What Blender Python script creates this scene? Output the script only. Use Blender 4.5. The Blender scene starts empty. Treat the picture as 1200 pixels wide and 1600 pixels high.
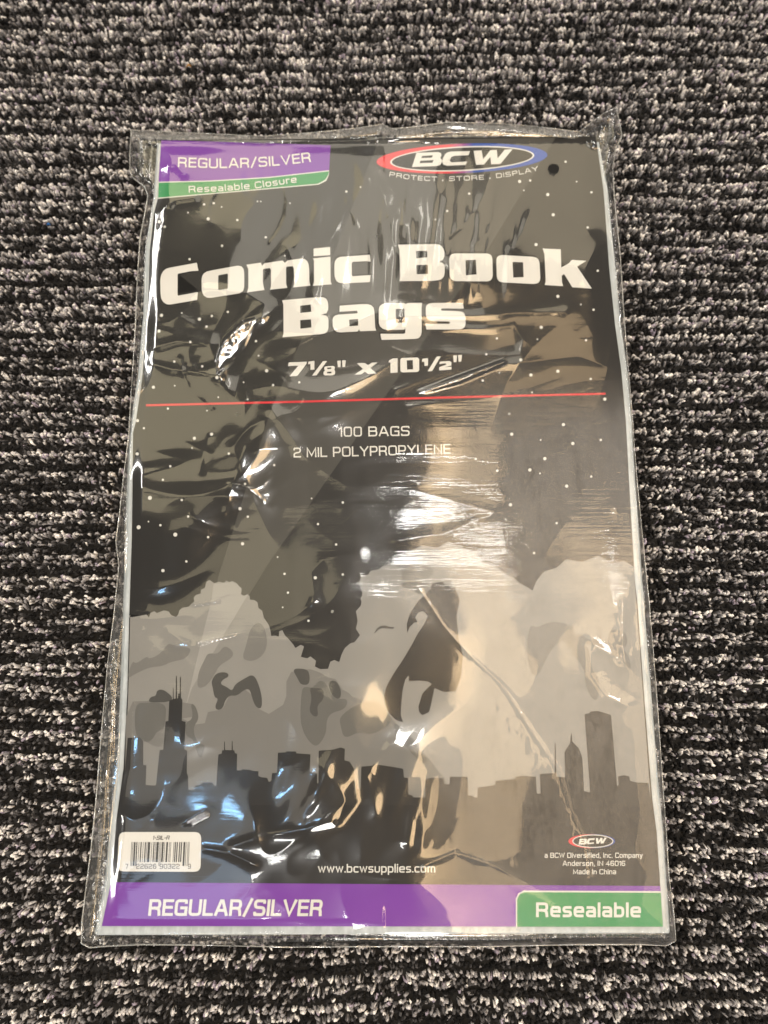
import bpy, math
import numpy as np
from mathutils import Matrix, Vector
from mathutils.geometry import tessellate_polygon

# ------------------------------------------------------------------ camera
F = 26.0 / 36.0 * 1600.0            # focal length in photo pixels (26 mm phone lens)
TH = math.radians(13.5)             # tilt away from straight down
ZC = 0.012                          # height of the card's face above the carpet tips
H = 0.2633                          # camera above the card (card is 181 mm wide)
ZCAM = ZC + H
scene = bpy.context.scene
col = scene.collection
cam_d = bpy.data.cameras.new('camera')
cam = bpy.data.objects.new('camera', cam_d)
col.objects.link(cam)
cam.location = (0, 0, ZCAM)
cam.rotation_euler = (TH, 0, 0)
cam_d.sensor_fit = 'VERTICAL'
cam_d.sensor_height = 36
cam_d.lens = 26
cam_d.clip_start = 0.01
cam_d.clip_end = 50
cam_d.dof.use_dof = True
cam_d.dof.focus_distance = 0.262
cam_d.dof.aperture_fstop = 9.0
scene.camera = cam

# ------------------------------------------------------------------ world and lamps (indoor ceiling lighting)
world = bpy.data.worlds.new('World')
scene.world = world
world.use_nodes = True
bg = world.node_tree.nodes['Background']
bg.inputs[0].default_value = (1.0, 0.93, 0.86, 1)
bg.inputs[1].default_value = 0.11


def lamp(name, x0, x1, y0, y1, z, radiance, color):
    """rectangular overhead lamp, given by its extent in metres and its radiance"""
    d = bpy.data.lights.new(name, 'AREA')
    d.shape = 'RECTANGLE'
    d.size = x1 - x0
    d.size_y = y1 - y0
    d.energy = radiance * math.pi * d.size * d.size_y
    d.color = color
    o = bpy.data.objects.new(name, d)
    col.objects.link(o)
    o.location = ((x0 + x1) / 2, (y0 + y1) / 2, z)
    return o


OLIVE = (1.0, 0.86, 0.56)
BEIGE = (1.0, 0.70, 0.39)
# area lamps standing in for the ceiling, laid out to shape its soft brownish reflections
for x0, x1, y0, y1, r, c in [
    (-1.70, -0.48, 0.70, 1.22, 1.5, OLIVE), (-0.42, 0.36, 1.25, 2.70, 1.5, (1.0, 0.92, 0.76)), (0.46, 1.05, 1.62, 2.60, 1.6, (1.0, 0.84, 0.58)),
    (-1.50, -0.40, 1.80, 3.3, 2.0, OLIVE), (-0.78, -0.25, 0.22, 0.56, 1.0, OLIVE), (0.21, 0.43, -1.3, 1.0, 7.6, BEIGE),
    (0.62, 1.18, 0.06, 0.54, 8.0, BEIGE), (0.98, 1.5, -0.8, 0.0, 3.6, BEIGE), (0.35, 0.85, 1.02, 1.26, 2.2, BEIGE), (-1.3, -0.5, -0.75, -0.15, 0.7, (1.0, 0.9, 0.75))]:
    lamp('ceiling_standin', x0, x1, y0, y1, 2.2, r, c)
# bright lamps
lamp('ceiling_panel', 0.02, 0.42, 0.43, 0.55, 2.19, 34.0, (1.0, 0.98, 0.95))
lamp('streak_lamp', 0.02, 0.09, 1.30, 2.0, 2.18, 6.0, (1.0, 0.95, 0.85))  # added lamp, unseen; gives the upright gathers their bright streaks
for x, y, l in [(-2.2, -1.2, 1.2), (-2.2, 1.6, 1.2), (-2.2, 4.2, 1.2), (2.2, -1.4, 1.2), (2.3, 1.3, 1.2), (2.2, 4.2, 1.2), (0.1, -2.3, 1.2), (0.1, 4.3, 1.2)]:
    lamp('ceiling_fill_tube', x - .16, x + .16, y - l / 2, y + l / 2, 2.2, 25.0, (1.0, 0.96, 0.91))  # unseen tubes, placed outside the mirrored area for fill and crease glints
lamp('blue_sheen_lamp', -0.95, -0.5, -0.76, -0.62, 2.19, 1.3, (0.30, 0.60, 1.0))  # unseen blue source, placed for the bluish sheen at lower left
lamp('crease_glint_lamp', 0.76, 0.96, 0.29, 0.36, 2.18, 50.0, (1.0, 0.98, 0.95))  # added lamp, unseen; puts white glints on the diagonal creases
lamp('crease_glint_lamp', -0.46, -0.26, -0.73, -0.67, 2.18, 26.0, (1.0, 0.98, 0.95))  # second unseen lamp, added for glints on the creases' other side
lamp('blue_glint_lamp', -0.68, -0.55, -0.27, -0.235, 2.19, 24.0, (0.30, 0.62, 1.0))  # unseen blue source, placed for the small blue glints
scene.view_settings.view_transform = 'Standard'
scene.view_settings.look = 'None'
scene.view_settings.exposure = 0.12
scene.view_settings.gamma = 1.0
scene.cycles.use_denoising = True
scene.cycles.max_bounces = 6
scene.cycles.transparent_max_bounces = 14

# ------------------------------------------------------------------ helpers
CT, ST = math.cos(TH), math.sin(TH)
rng = np.random.default_rng(7)


def P(px, py, z):
    """photo pixel -> point at height z (numpy friendly)"""
    px = np.asarray(px, float); py = np.asarray(py, float); z = np.asarray(z, float)
    dx = (px - 600) / F
    dy = -(py - 800) / F
    wy = dy * CT + ST
    wz = dy * ST - CT
    t = (ZCAM - z) / (-wz)
    return np.stack(np.broadcast_arrays(dx * t, wy * t, z), -1)


def link(o, parent=None):
    col.objects.link(o)
    if parent is not None:
        o.parent = parent
        if parent.type == 'EMPTY':
            o.matrix_parent_inverse = Matrix.Translation(-parent.location)
    return o


def mesh_obj(name, verts, faces, material, parent=None, smooth=False):
    me = bpy.data.meshes.new(name)
    me.from_pydata([tuple(map(float, v)) for v in verts], [], [tuple(map(int, f)) for f in faces])
    me.materials.append(material)
    if smooth:
        me.polygons.foreach_set('use_smooth', [True] * len(me.polygons))
    return link(bpy.data.objects.new(name, me), parent)


def fast_mesh(name, verts, quads, material, smooth=True):
    verts = np.asarray(verts, np.float32); quads = np.asarray(quads, np.int32)
    me = bpy.data.meshes.new(name)
    me.vertices.add(len(verts)); me.vertices.foreach_set('co', verts.ravel())
    me.loops.add(quads.size); me.loops.foreach_set('vertex_index', quads.ravel())
    me.polygons.add(len(quads))
    me.polygons.foreach_set('loop_start', np.arange(0, quads.size, 4, dtype=np.int32))
    me.polygons.foreach_set('use_smooth', np.full(len(quads), smooth))
    me.update(calc_edges=True)
    me.materials.append(material)
    return me


class NT:
    def __init__(self, name):
        self.m = bpy.data.materials.new(name); self.m.use_nodes = True
        self.t = self.m.node_tree
        self.t.nodes.clear()
        self.out = self.t.nodes.new('ShaderNodeOutputMaterial')

    def n(self, typ, **kw):
        nd = self.t.nodes.new(typ)
        for k, v in kw.items():
            if k.startswith('i_'):
                key = k[2:]
                nd.inputs[int(key) if key.isdigit() else key].default_value = v
            else:
                setattr(nd, k, v)
        return nd

    def l(self, a, b):
        self.t.links.new(a, b)

    def math(self, op, a, b=None, clamp=False):
        nd = self.n('ShaderNodeMath', operation=op, use_clamp=clamp)
        for i, v in enumerate((a, b)):
            if v is None: continue
            if isinstance(v, (int, float)): nd.inputs[i].default_value = v
            else: self.l(v, nd.inputs[i])
        return nd.outputs[0]

    def noise(self, scale, stretch=(1, 1, 1), detail=2, rough=.5, loc=(0, 0, 0)):
        tc = self.n('ShaderNodeTexCoord')
        mp = self.n('ShaderNodeMapping'); mp.inputs['Scale'].default_value = stretch; mp.inputs['Location'].default_value = loc
        self.l(tc.outputs['Object'], mp.inputs[0])
        nz = self.n('ShaderNodeTexNoise'); nz.inputs['Scale'].default_value = scale
        nz.inputs['Detail'].default_value = detail; nz.inputs['Roughness'].default_value = rough
        self.l(mp.outputs[0], nz.inputs[0])
        return nz.outputs[0]


def lin(r, g, b):
    return tuple(((c / 255) / 12.92 if c / 255 <= .04045 else ((c / 255 + .055) / 1.055) ** 2.4) for c in (r, g, b))


def print_material(name, c, rough=.36, c2=None, grad=None):
    """satin printed card stock: slight mottling, paper grain relief, gentle sheet warp"""
    k = NT(name)
    b = k.n('ShaderNodeBsdfPrincipled')
    b.inputs['Roughness'].default_value = rough
    b.inputs['Specular IOR Level'].default_value = .28
    fine = k.noise(2600, (1, .45, 1), 3, .6)
    mott = k.noise(70, (1, 1, 1), 3, .5)
    amt = k.math('ADD', k.math('MULTIPLY', fine, .07), k.math('MULTIPLY', mott, .14))
    val = k.math('ADD', amt, .85)
    mul = k.n('ShaderNodeMix', data_type='RGBA', blend_type='MULTIPLY', i_0=1.0)
    if c2:
        tc = k.n('ShaderNodeTexCoord'); sx = k.n('ShaderNodeSeparateXYZ'); k.l(tc.outputs['Object'], sx.inputs[0])
        mr = k.n('ShaderNodeMapRange'); mr.inputs[1].default_value = grad[0]; mr.inputs[2].default_value = grad[1]
        k.l(sx.outputs[0], mr.inputs[0])
        g = k.n('ShaderNodeMix', data_type='RGBA'); g.inputs[6].default_value = (*c, 1); g.inputs[7].default_value = (*c2, 1)
        k.l(mr.outputs[0], g.inputs[0]); k.l(g.outputs[2], mul.inputs[6])
    else:
        mul.inputs[6].default_value = (*c, 1)
    cmb = k.n('ShaderNodeCombineColor')
    for i in range(3): k.l(val, cmb.inputs[i])
    k.l(cmb.outputs[0], mul.inputs[7])
    k.l(mul.outputs[2], b.inputs['Base Color'])
    warp = k.noise(34, (1.6, .6, 1), 2, .45, (.3, .1, 0))
    b1 = k.n('ShaderNodeBump', i_Strength=1.0, i_Distance=.0009); k.l(warp, b1.inputs['Height'])
    b2 = k.n('ShaderNodeBump', i_Strength=.1, i_Distance=.00003); k.l(fine, b2.inputs['Height']); k.l(b1.outputs[0], b2.inputs['Normal'])
    k.l(b2.outputs[0], b.inputs['Normal'])
    k.l(b.outputs[0], k.out.inputs[0])
    return k.m


BLACK = (.0095, .0086, .0082)
M = {
    'black': print_material('card_black', BLACK),
    'beam': print_material('beam_grey', (.055, .052, .046)),
    'beam_on_cloud': print_material('beam_on_cloud', (.35, .34, .322)),
    'cloud': print_material('cloud_grey', (.272, .265, .250)),
    'cloud_mid': print_material('cloud_mid', (.192, .187, .176)),
    'cloud_low': print_material('cloud_low', (.130, .127, .118)),
    'cloud_dark': print_material('cloud_dark', (.068, .066, .061)),
    'skyline': print_material('skyline_black', (.016, .0148, .0138)),
    'white': print_material('print_white', (.77, .755, .715)),
    'purple': print_material('print_purple', (.200, .040, .385)),
    'green': print_material('print_green', (.022, .28, .085)),
    'red': print_material('print_red', (.70, .035, .045)),
    'paper': print_material('card_paper', (.62, .66, .70), .6),
}

# ------------------------------------------------------------------ carpet
ROW = 0.00268                        # gauge between tuft rows; three rows make one stripe


def build_carpet():
    k = NT('carpet_yarn')
    b = k.n('ShaderNodeBsdfPrincipled'); b.inputs['Roughness'].default_value = .9; b.inputs['Specular IOR Level'].default_value = .12
    b.inputs['Sheen Weight'].default_value = .06; b.inputs['Sheen Roughness'].default_value = .4
    at = k.n('ShaderNodeAttribute', attribute_name='yarn')
    f = k.noise(3000, (1, 1, 1), 4, .75)
    v = k.math('MAXIMUM', k.math('ADD', k.math('MULTIPLY', f, 3.2), -.42), .15)
    cmb = k.n('ShaderNodeCombineColor')
    for i in range(3): k.l(v, cmb.inputs[i])
    mul = k.n('ShaderNodeMix', data_type='RGBA', blend_type='MULTIPLY', i_0=1.0)
    k.l(at.outputs['Color'], mul.inputs[6]); k.l(cmb.outputs[0], mul.inputs[7]); k.l(mul.outputs[2], b.inputs['Base Color'])
    bp = k.n('ShaderNodeBump', i_Strength=.9, i_Distance=.0003); k.l(f, bp.inputs['Height']); k.l(bp.outputs[0], b.inputs['Normal'])
    k.l(b.outputs[0], k.out.inputs[0])
    yarn = k.m
    k = NT('carpet_backing')
    b = k.n('ShaderNodeBsdfPrincipled'); b.inputs['Roughness'].default_value = .95
    r = k.n('ShaderNodeValToRGB'); r.color_ramp.elements[0].color = (.006, .006, .006, 1); r.color_ramp.elements[1].color = (.02, .019, .019, 1)
    k.l(k.noise(900, (1, 1, 1), 3), r.inputs[0]); k.l(r.outputs[0], b.inputs['Base Color']); k.l(b.outputs[0], k.out.inputs[0])
    back = k.m
    x0, x1, y0, y1 = -.30, .30, -.235, .435
    o = mesh_obj('carpet', [(x0, y0, -.0026), (x1, y0, -.0026), (x1, y1, -.0026), (x0, y1, -.0026)], [(0, 1, 2, 3)], back)
    o['kind'] = 'structure'; o['label'] = 'black and grey flecked loop pile carpet in narrow ribs under the pack'
    # tuft positions
    g = np.random.default_rng(3)
    nr = int((y1 - y0) / ROW); step = .00142; nc = int((x1 - x0) / step)
    R, C = np.meshgrid(np.arange(nr), np.arange(nc), indexing='ij')
    R = R.ravel(); C = C.ravel()
    x = x0 + (C + g.random(len(C)) * .75 + (R % 2) * .5) * step
    wob = .0011 * np.sin(x * 23 + .7) + .0006 * np.sin(x * 61 + R * .13)
    y = y0 + (R + .5) * ROW + wob + x * .006 + g.normal(0, .00022, len(C))
    # view frustum on the carpet plus a margin, and not far in under the pack
    d = np.stack([x, y, np.zeros_like(x)], -1) - np.array([0, 0, ZCAM])
    cy = d[:, 1] * CT + d[:, 2] * ST; cz = -d[:, 1] * ST + d[:, 2] * CT
    u = 600 + F * d[:, 0] / -cz; v = 800 - F * cy / -cz
    keep = (u > -110) & (u < 1310) & (v > -90) & (v < 1700)
    lft = np.interp(v, [215, 1450], [262, 188]); rgt = np.interp(v, [215, 1450], [922, 1006])
    keep &= ~((u > lft + 12) & (u < rgt - 12) & (v > 262) & (v < 1405))
    x, y, R = x[keep], y[keep], R[keep]
    n = len(x)
    # yarn colours
    pal = np.array([[.007, .0066, .0066], [.018, .017, .017], [.072, .0685, .069], [.28, .265, .266], [.60, .57, .55], [.86, .82, .77], [.36, .31, .37]])
    kind = R % 3                     # 0 flecked grey, 1 pale / lilac, 2 dark
    probs = np.array([[.19, .17, .18, .20, .14, .09, .03], [.10, .11, .16, .21, .20, .14, .08], [.44, .28, .16, .08, .02, .01, .01]])
    cum = probs.cumsum(1)
    run = (np.sin(x * 410 + R * 4.1) + np.sin(x * 191 + R * 2.3) + np.sin(x * 67 + R * 5.7)) * .075
    NS, SEG, SID = 3, 4, 3
    ang = np.arange(SID) / SID * 2 * np.pi
    allv = []; allq = []; allc = []
    base_i = 0
    tone = g.random(n)
    hgt = np.where(kind == 2, .0016, np.where(kind == 1, .0025, .0023)) * g.uniform(.78, 1.12, n)
    yaw = g.normal(0, 1.0, n)
    rad_l = g.uniform(.00038, .00072, n)
    lean = g.normal(0, .0005, (n, 2))
    for s in range(NS):
        off = g.normal(0, .00046, (n, 2))
        q = np.clip(.55 * tone + .45 * g.random(n) + run + g.normal(0, .10, n), 0, .9999)
        ci = (q[:, None] > cum[kind]).sum(1).clip(0, 6)
        c = pal[ci] * g.uniform(.75, 1.25, (n, 1))
        tt = np.linspace(0, np.pi, SEG + 1)
        tw = g.uniform(0, 6.28, n)
        yaw_s = yaw + g.normal(0, .35, n)
        dirx, diry = np.cos(yaw_s), np.sin(yaw_s)
        rl = rad_l * g.uniform(.7, 1.15, n)
        hs = hgt * g.uniform(.82, 1.08, n)
        rings = []
        for j, t in enumerate(tt):
            a = -np.cos(t) * rl
            hh = -.0027 + (hs + .0002) * (np.sin(t) ** .6 if 0 < t < np.pi else 0.0)
            up = np.sin(t)
            cx = x + off[:, 0] + a * dirx + lean[:, 0] * up
            cyy = y + off[:, 1] + a * diry + lean[:, 1] * up
            r = (.00028 + .00026 * up) * (1 + .25 * np.sin(tw + j * 1.9))
            tang = np.stack([np.sin(t) * dirx, np.sin(t) * diry, np.cos(t) * np.ones(n)], -1)
            side = np.stack([-diry, dirx, np.zeros(n)], -1)
            nor = np.cross(side, tang)
            ctr = np.stack([cx, cyy, np.broadcast_to(hh, (n,))], -1)
            for aa in ang:
                rings.append(ctr + r[:, None] * (np.cos(aa) * side + np.sin(aa) * nor))
        V = np.stack(rings, 1)                               # n, (SEG+1)*SID, 3
        nv = (SEG + 1) * SID
        qd = []
        for j in range(SEG):
            for m in range(SID):
                qd.append([j * SID + m, j * SID + (m + 1) % SID, (j + 1) * SID + (m + 1) % SID, (j + 1) * SID + m])
        qd = np.array(qd)
        allq.append((np.arange(n)[:, None, None] * nv + qd[None] + base_i).reshape(-1, 4))
        allv.append(V.reshape(-1, 3)); allc.append(np.repeat(c, nv, 0))
        base_i += n * nv
    V = np.concatenate(allv); Q = np.concatenate(allq); Cc = np.concatenate(allc)
    me = fast_mesh('carpet_pile', V, Q, yarn)
    a = me.attributes.new('yarn', 'FLOAT_COLOR', 'POINT')
    a.data.foreach_set('color', np.concatenate([Cc, np.ones((len(Cc), 1))], 1).astype(np.float32).ravel())
    p = link(bpy.data.objects.new('carpet_pile', me), o)
    p['kind'] = 'stuff'
    print('tufts', n, 'quads', len(Q))


build_carpet()

# ------------------------------------------------------------------ the pack
pack = bpy.data.objects.new('bag_pack', None)
pack.location = (0, .09, 0)
pack.empty_display_size = .05
col.objects.link(pack)
pack['label'] = 'sealed clear plastic pack of comic book bags with black printed card, lying on striped carpet'
pack['category'] = 'bag pack'

CARD_L = [(252, 219), (247, 309), (240, 335), (234, 393), (231, 493), (222, 593), (212, 660), (208, 676), (206, 840), (202, 960), (199, 1080), (193, 1200), (182, 1280), (174, 1378), (159, 1447)]
CARD_R = [(931, 213), (943, 297), (952, 420), (961, 507), (971, 580), (978, 660), (982, 736), (992, 908), (996, 942), (1008, 1108), (1019, 1246), (1026, 1300), (1036, 1448)]
CARD = CARD_L + CARD_R[::-1]


def extrude(name, px, z0, z1, material, parent):
    t = P([p[0] for p in px], [p[1] for p in px], z1)
    b_ = t.copy(); b_[:, 2] = z0
    n = len(px)
    v = list(t) + list(b_)
    f = [tuple(range(n)), tuple(range(2 * n - 1, n - 1, -1))] + [(i, n + i, n + (i + 1) % n, (i + 1) % n) for i in range(n)]
    return mesh_obj(name, v, f, material, parent)


card = extrude('printed_card', CARD, ZC - .0005, ZC, M['black'], pack)
card['label'] = 'black printed card with city skyline, clouds and white title'


def smooth_closed(pts, it=1):
    p = np.asarray(pts, float)
    for _ in range(it):
        q = np.roll(p, -1, 0)
        p = np.stack([.75 * p + .25 * q, .25 * p + .75 * q], 1).reshape(-1, 2)
    return p


LZ = [0]


def poly_print(name, loops_list, material, layer, off=(0, 0), s=1.0, smooth=0, parent=None):
    """flat printed shapes: each item of loops_list is [outline, hole, hole...] in pixel coordinates"""
    verts = []; faces = []
    for loops in loops_list:
        L = []
        for lp in loops:
            a = np.asarray(lp, float)
            if smooth: a = smooth_closed(a, smooth)
            a = a / s + np.asarray(off, float)
            L.append(a)
        flat = np.concatenate(L)
        tri = tessellate_polygon([[Vector((p[0], p[1], 0)) for p in a] for a in L])
        w = P(flat[:, 0], flat[:, 1], ZC + layer * 2e-5)
        b0 = len(verts)
        verts += list(w)
        for t in tri:
            a, b, c = (flat[i] for i in t)
            cr = (b[0] - a[0]) * (c[1] - a[1]) - (b[1] - a[1]) * (c[0] - a[0])
            if abs(cr) < 1e-9: continue
            faces.append(tuple(b0 + i for i in (t if cr < 0 else t[::-1])))
    return mesh_obj(name, verts, faces, material, parent or card)


def grow(lp, d):
    """offset an outline outward by d pixels"""
    a = np.asarray(lp, float)
    area = np.sum(a[:, 0] * np.roll(a[:, 1], -1) - np.roll(a[:, 0], -1) * a[:, 1])
    e = np.roll(a, -1, 0) - a
    ln = np.linalg.norm(e, axis=1, keepdims=True); e = e / np.maximum(ln, 1e-9)
    nrm = np.stack([e[:, 1], -e[:, 0]], -1) * (1 if area > 0 else -1)
    m = nrm + np.roll(nrm, 1, 0)
    m /= np.maximum(np.linalg.norm(m, axis=1, keepdims=True), .6)
    return a + m * d


# ---- background art: beam of light, clouds, skyline
poly_print('light_beam', [[[(289, 1108), (331, 934), (421, 647), (468, 537), (535, 362), (592, 219), (868, 215), (756, 400), (640, 565), (510, 751), (417, 884), (300, 1075)]]], M['beam'], 1)

tA = [(x / 4 + 170, y / 4 + 890) for x, y in [(125, 300), (190, 290), (235, 280), (250, 298), (262, 270), (285, 260), (300, 272), (325, 262), (345, 255), (375, 262), (390, 285), (420, 295), (435, 280), (440, 255), (460, 238), (500, 232), (520, 210), (535, 200), (530, 175), (545, 158), (575, 150), (575, 125), (600, 115), (610, 75), (630, 65), (660, 85), (690, 75), (720, 82), (735, 68), (755, 80), (770, 70), (800, 85), (815, 105), (830, 115), (830, 140), (822, 160), (835, 172), (865, 155), (880, 165), (882, 188), (910, 190), (930, 205), (935, 240), (960, 258), (968, 300), (1000, 345), (1010, 380), (1015, 415), (1040, 412), (1062, 420), (1066, 385), (1085, 378), (1100, 410)]]
tB = [(x / 4 + 440, y / 4 + 890) for x, y in [(40, 430), (75, 470), (85, 490), (120, 470), (140, 480), (120, 545), (160, 555), (180, 542), (215, 570), (208, 605), (240, 622), (290, 620), (305, 575), (330, 565), (360, 578), (375, 530), (395, 490), (430, 460), (455, 455), (490, 410), (465, 370), (475, 320), (465, 260), (495, 225), (500, 200), (490, 180), (505, 160), (500, 110), (480, 80), (500, 45), (540, 30), (560, 5), (610, 0), (640, -25), (690, -30), (720, -60)]]
tC = [(640, 862), (660, 852), (684, 856), (700, 846), (722, 856), (745, 862), (752, 880), (775, 884), (790, 898), (803, 903), (813, 912), (822, 916), (832, 923), (838, 908), (850, 893), (870, 887), (884, 874), (910, 878), (935, 868), (955, 880), (975, 876), (991, 886)]
edge_r = [(993, 908), (996, 942), (1008, 1108), (1018, 1246)]
edge_l = [(192, 1246), (194, 1200), (199, 1080), (202, 960)]
ins = lambda pts, d: [(x + d, y) for x, y in pts]
poly_print('cloud_bank', [[tA + tB + tC + ins(edge_r, -1.5) + ins(edge_l, 1.5)]], M['cloud'], 2)
poly_print('light_beam', [[[(289, 1108), (331, 934), (334, 912), (350, 911), (363, 909), (372, 914), (377, 920), (376, 928), (381, 931), (388, 928), (300, 1075)]]], M['beam_on_cloud'], 3)

D = lambda pts: [(x / 4 + 170, y / 4 + 1050) for x, y in pts]
A = lambda pts: [(x / 4 + 170, y / 4 + 890) for x, y in pts]
B = lambda pts: [(x / 4 + 440, y / 4 + 890) for x, y in pts]
E = lambda pts: [(x / 4 + 430, y / 4 + 1060) for x, y in pts]
Cc = lambda pts: [(x / 4 + 730, y / 4 + 900) for x, y in pts]
Fx = lambda pts: [(x / 3.75 + 720, y / 3.75 + 1060) for x, y in pts]
low = D([(150, 185), (260, 180), (380, 190), (460, 190), (520, 200), (525, 280), (460, 290), (530, 330), (600, 320), (620, 250), (680, 240), (715, 225), (755, 145), (850, 108), (890, 140), (940, 232), (1000, 262), (1090, 205), (1110, 150), (1110, 60), (1140, 0)]) + \
    E([(130, -45), (215, -58), (285, -35), (330, -5), (380, 5), (420, 70), (460, 90), (480, 115), (570, 140), (590, 145), (605, 122), (660, 155), (690, 200), (745, 265), (780, 310), (860, 370), (900, 450), (960, 500), (1010, 570), (1060, 620), (1100, 740)]) + [(705, 1246), (195, 1246), (197, 1120)]
poly_print('cloud', [[low]], M['cloud_mid'], 4)
for pts, mat in [
    (A([(122, 640), (150, 570), (170, 590), (240, 540), (250, 560), (320, 530), (370, 460), (400, 472), (470, 482), (520, 495), (480, 560), (400, 572), (330, 605), (250, 610), (150, 660), (122, 680)]), 'cloud_mid'),
    (A([(550, 740), (560, 640), (600, 560), (620, 520), (680, 530), (720, 475), (770, 500), (780, 540), (740, 570), (690, 600), (670, 640), (640, 690), (600, 735)]), 'cloud_mid'),
    (A([(830, 560), (860, 470), (880, 380), (920, 330), (960, 340), (985, 400), (990, 480), (960, 540), (900, 575)]), 'cloud_mid'),
    (B([(585, 385), (600, 360), (640, 345), (680, 360), (705, 358), (700, 372), (660, 368), (620, 365), (595, 385), (575, 405)]), 'cloud_dark'),
    (B([(740, 90), (800, 70), (900, 75), (930, 100), (905, 150), (850, 155), (820, 120), (760, 112)]), 'cloud_low'),
    (B([(700, -35), (760, 10), (740, 60), (800, 72), (920, 60), (960, 0), (860, -40)]), 'cloud_mid'),
    (Cc([(390, 300), (440, 325), (480, 300), (520, 290), (550, 282), (580, 292), (620, 300), (640, 315), (665, 312), (670, 370), (720, 362), (740, 390), (770, 400), (830, 425), (900, 440), (1005, 470), (1030, 600), (960, 520), (880, 480), (780, 430), (700, 420), (640, 470), (600, 390), (520, 460), (440, 640), (390, 600), (370, 440)]), 'cloud_mid'),
    (Cc([(640, 470), (700, 420), (760, 440), (770, 560), (830, 650), (820, 760), (790, 780), (740, 700), (735, 600), (700, 530)]), 'cloud_mid'),
    (Cc([(790, 300), (830, 320), (840, 400), (870, 420), (890, 350), (900, 330), (1000, 350), (1000, 460), (880, 440), (800, 420), (770, 395), (830, 380), (825, 330)]), 'cloud_mid'),
]:
    poly_print('cloud', [[pts]], M[mat], 5, smooth=2)
for pts, mat in [
    (D([(160, 200), (240, 190), (360, 195), (355, 300), (345, 360), (300, 370), (270, 430), (215, 440), (165, 400)]), 'cloud_low'),
    (D([(640, 60), (665, 15), (700, 0), (745, 5), (750, 30), (715, 45), (695, 75), (740, 95), (770, 120), (790, 75), (850, 40), (895, 15), (925, 45), (955, 140), (958, 215), (940, 232), (910, 205), (890, 140), (880, 108), (850, 108), (800, 150), (755, 145), (725, 180), (715, 225), (680, 240), (662, 220), (685, 165), (660, 160), (650, 100)]), 'cloud_dark'),
    (D([(510, 190), (545, 215), (565, 290), (530, 340), (535, 400), (560, 450), (605, 455), (590, 510), (570, 545), (550, 500), (530, 420), (480, 400), (475, 320), (530, 290)]), 'cloud_low'),
    (D([(245, 190), (260, 155), (295, 150), (300, 115), (335, 108), (370, 130), (400, 160), (385, 185), (320, 190)]), 'cloud_dark'),
    (E([(165, 80), (155, 240), (170, 320), (200, 380), (245, 425), (280, 410), (320, 340), (320, 260), (350, 215), (430, 195), (455, 150), (440, 125), (400, 130), (350, 110), (320, 30), (280, 10), (250, 40), (230, 60), (180, 50)]), 'cloud_low'),
    (E([(400, 250), (450, 200), (520, 160), (610, 140), (680, 190), (740, 265), (670, 320), (590, 355), (530, 330), (430, 380), (410, 300)]), 'cloud_low'),
    (E([(745, 270), (800, 320), (860, 375), (900, 450), (955, 505), (930, 540), (860, 480), (800, 400), (740, 340)]), 'cloud_low'),
]:
    poly_print('cloud', [[pts]], M[mat], 6, smooth=2)
poly_print('cloud', [[E([(215, 60), (235, 60), (300, 60), (305, 130), (260, 170), (270, 235), (240, 240), (210, 200), (230, 130)])],
                     [E([(330, 20), (380, 10), (415, 80), (405, 130), (370, 120), (345, 90)])],
                     [E([(20 + 85, -60), (180, -62), (215, -40), (215, 40), (160, 40), (140, 0)])]], M['cloud_dark'], 7, smooth=2)
# dark gap in the cloud with its two dripping tips
claw = B([(1010, 75), (945, 85), (905, 150), (850, 200), (800, 280), (782, 340), (785, 395), (800, 360), (830, 330), (850, 330), (835, 300), (850, 270), (885, 260), (915, 290), (890, 345), (850, 400), (820, 460), (760, 560), (700, 650), (655, 730), (641, 790)]) + \
    [(x / 2.4 + 560, y / 2.4 + 900) for x, y in [(97, 470), (105, 500), (120, 520), (140, 540), (168, 548), (158, 520), (160, 490), (165, 430), (175, 390), (188, 372), (190, 395), (225, 392), (260, 395), (275, 405), (240, 440), (225, 490), (228, 510), (240, 522), (265, 510), (275, 470), (285, 420), (320, 435), (365, 432), (385, 380), (392, 300), (375, 230), (368, 150), (380, 90), (360, 40), (320, 30)]]
poly_print('cloud_gap', [[claw]], M['black'], 6)

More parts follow.
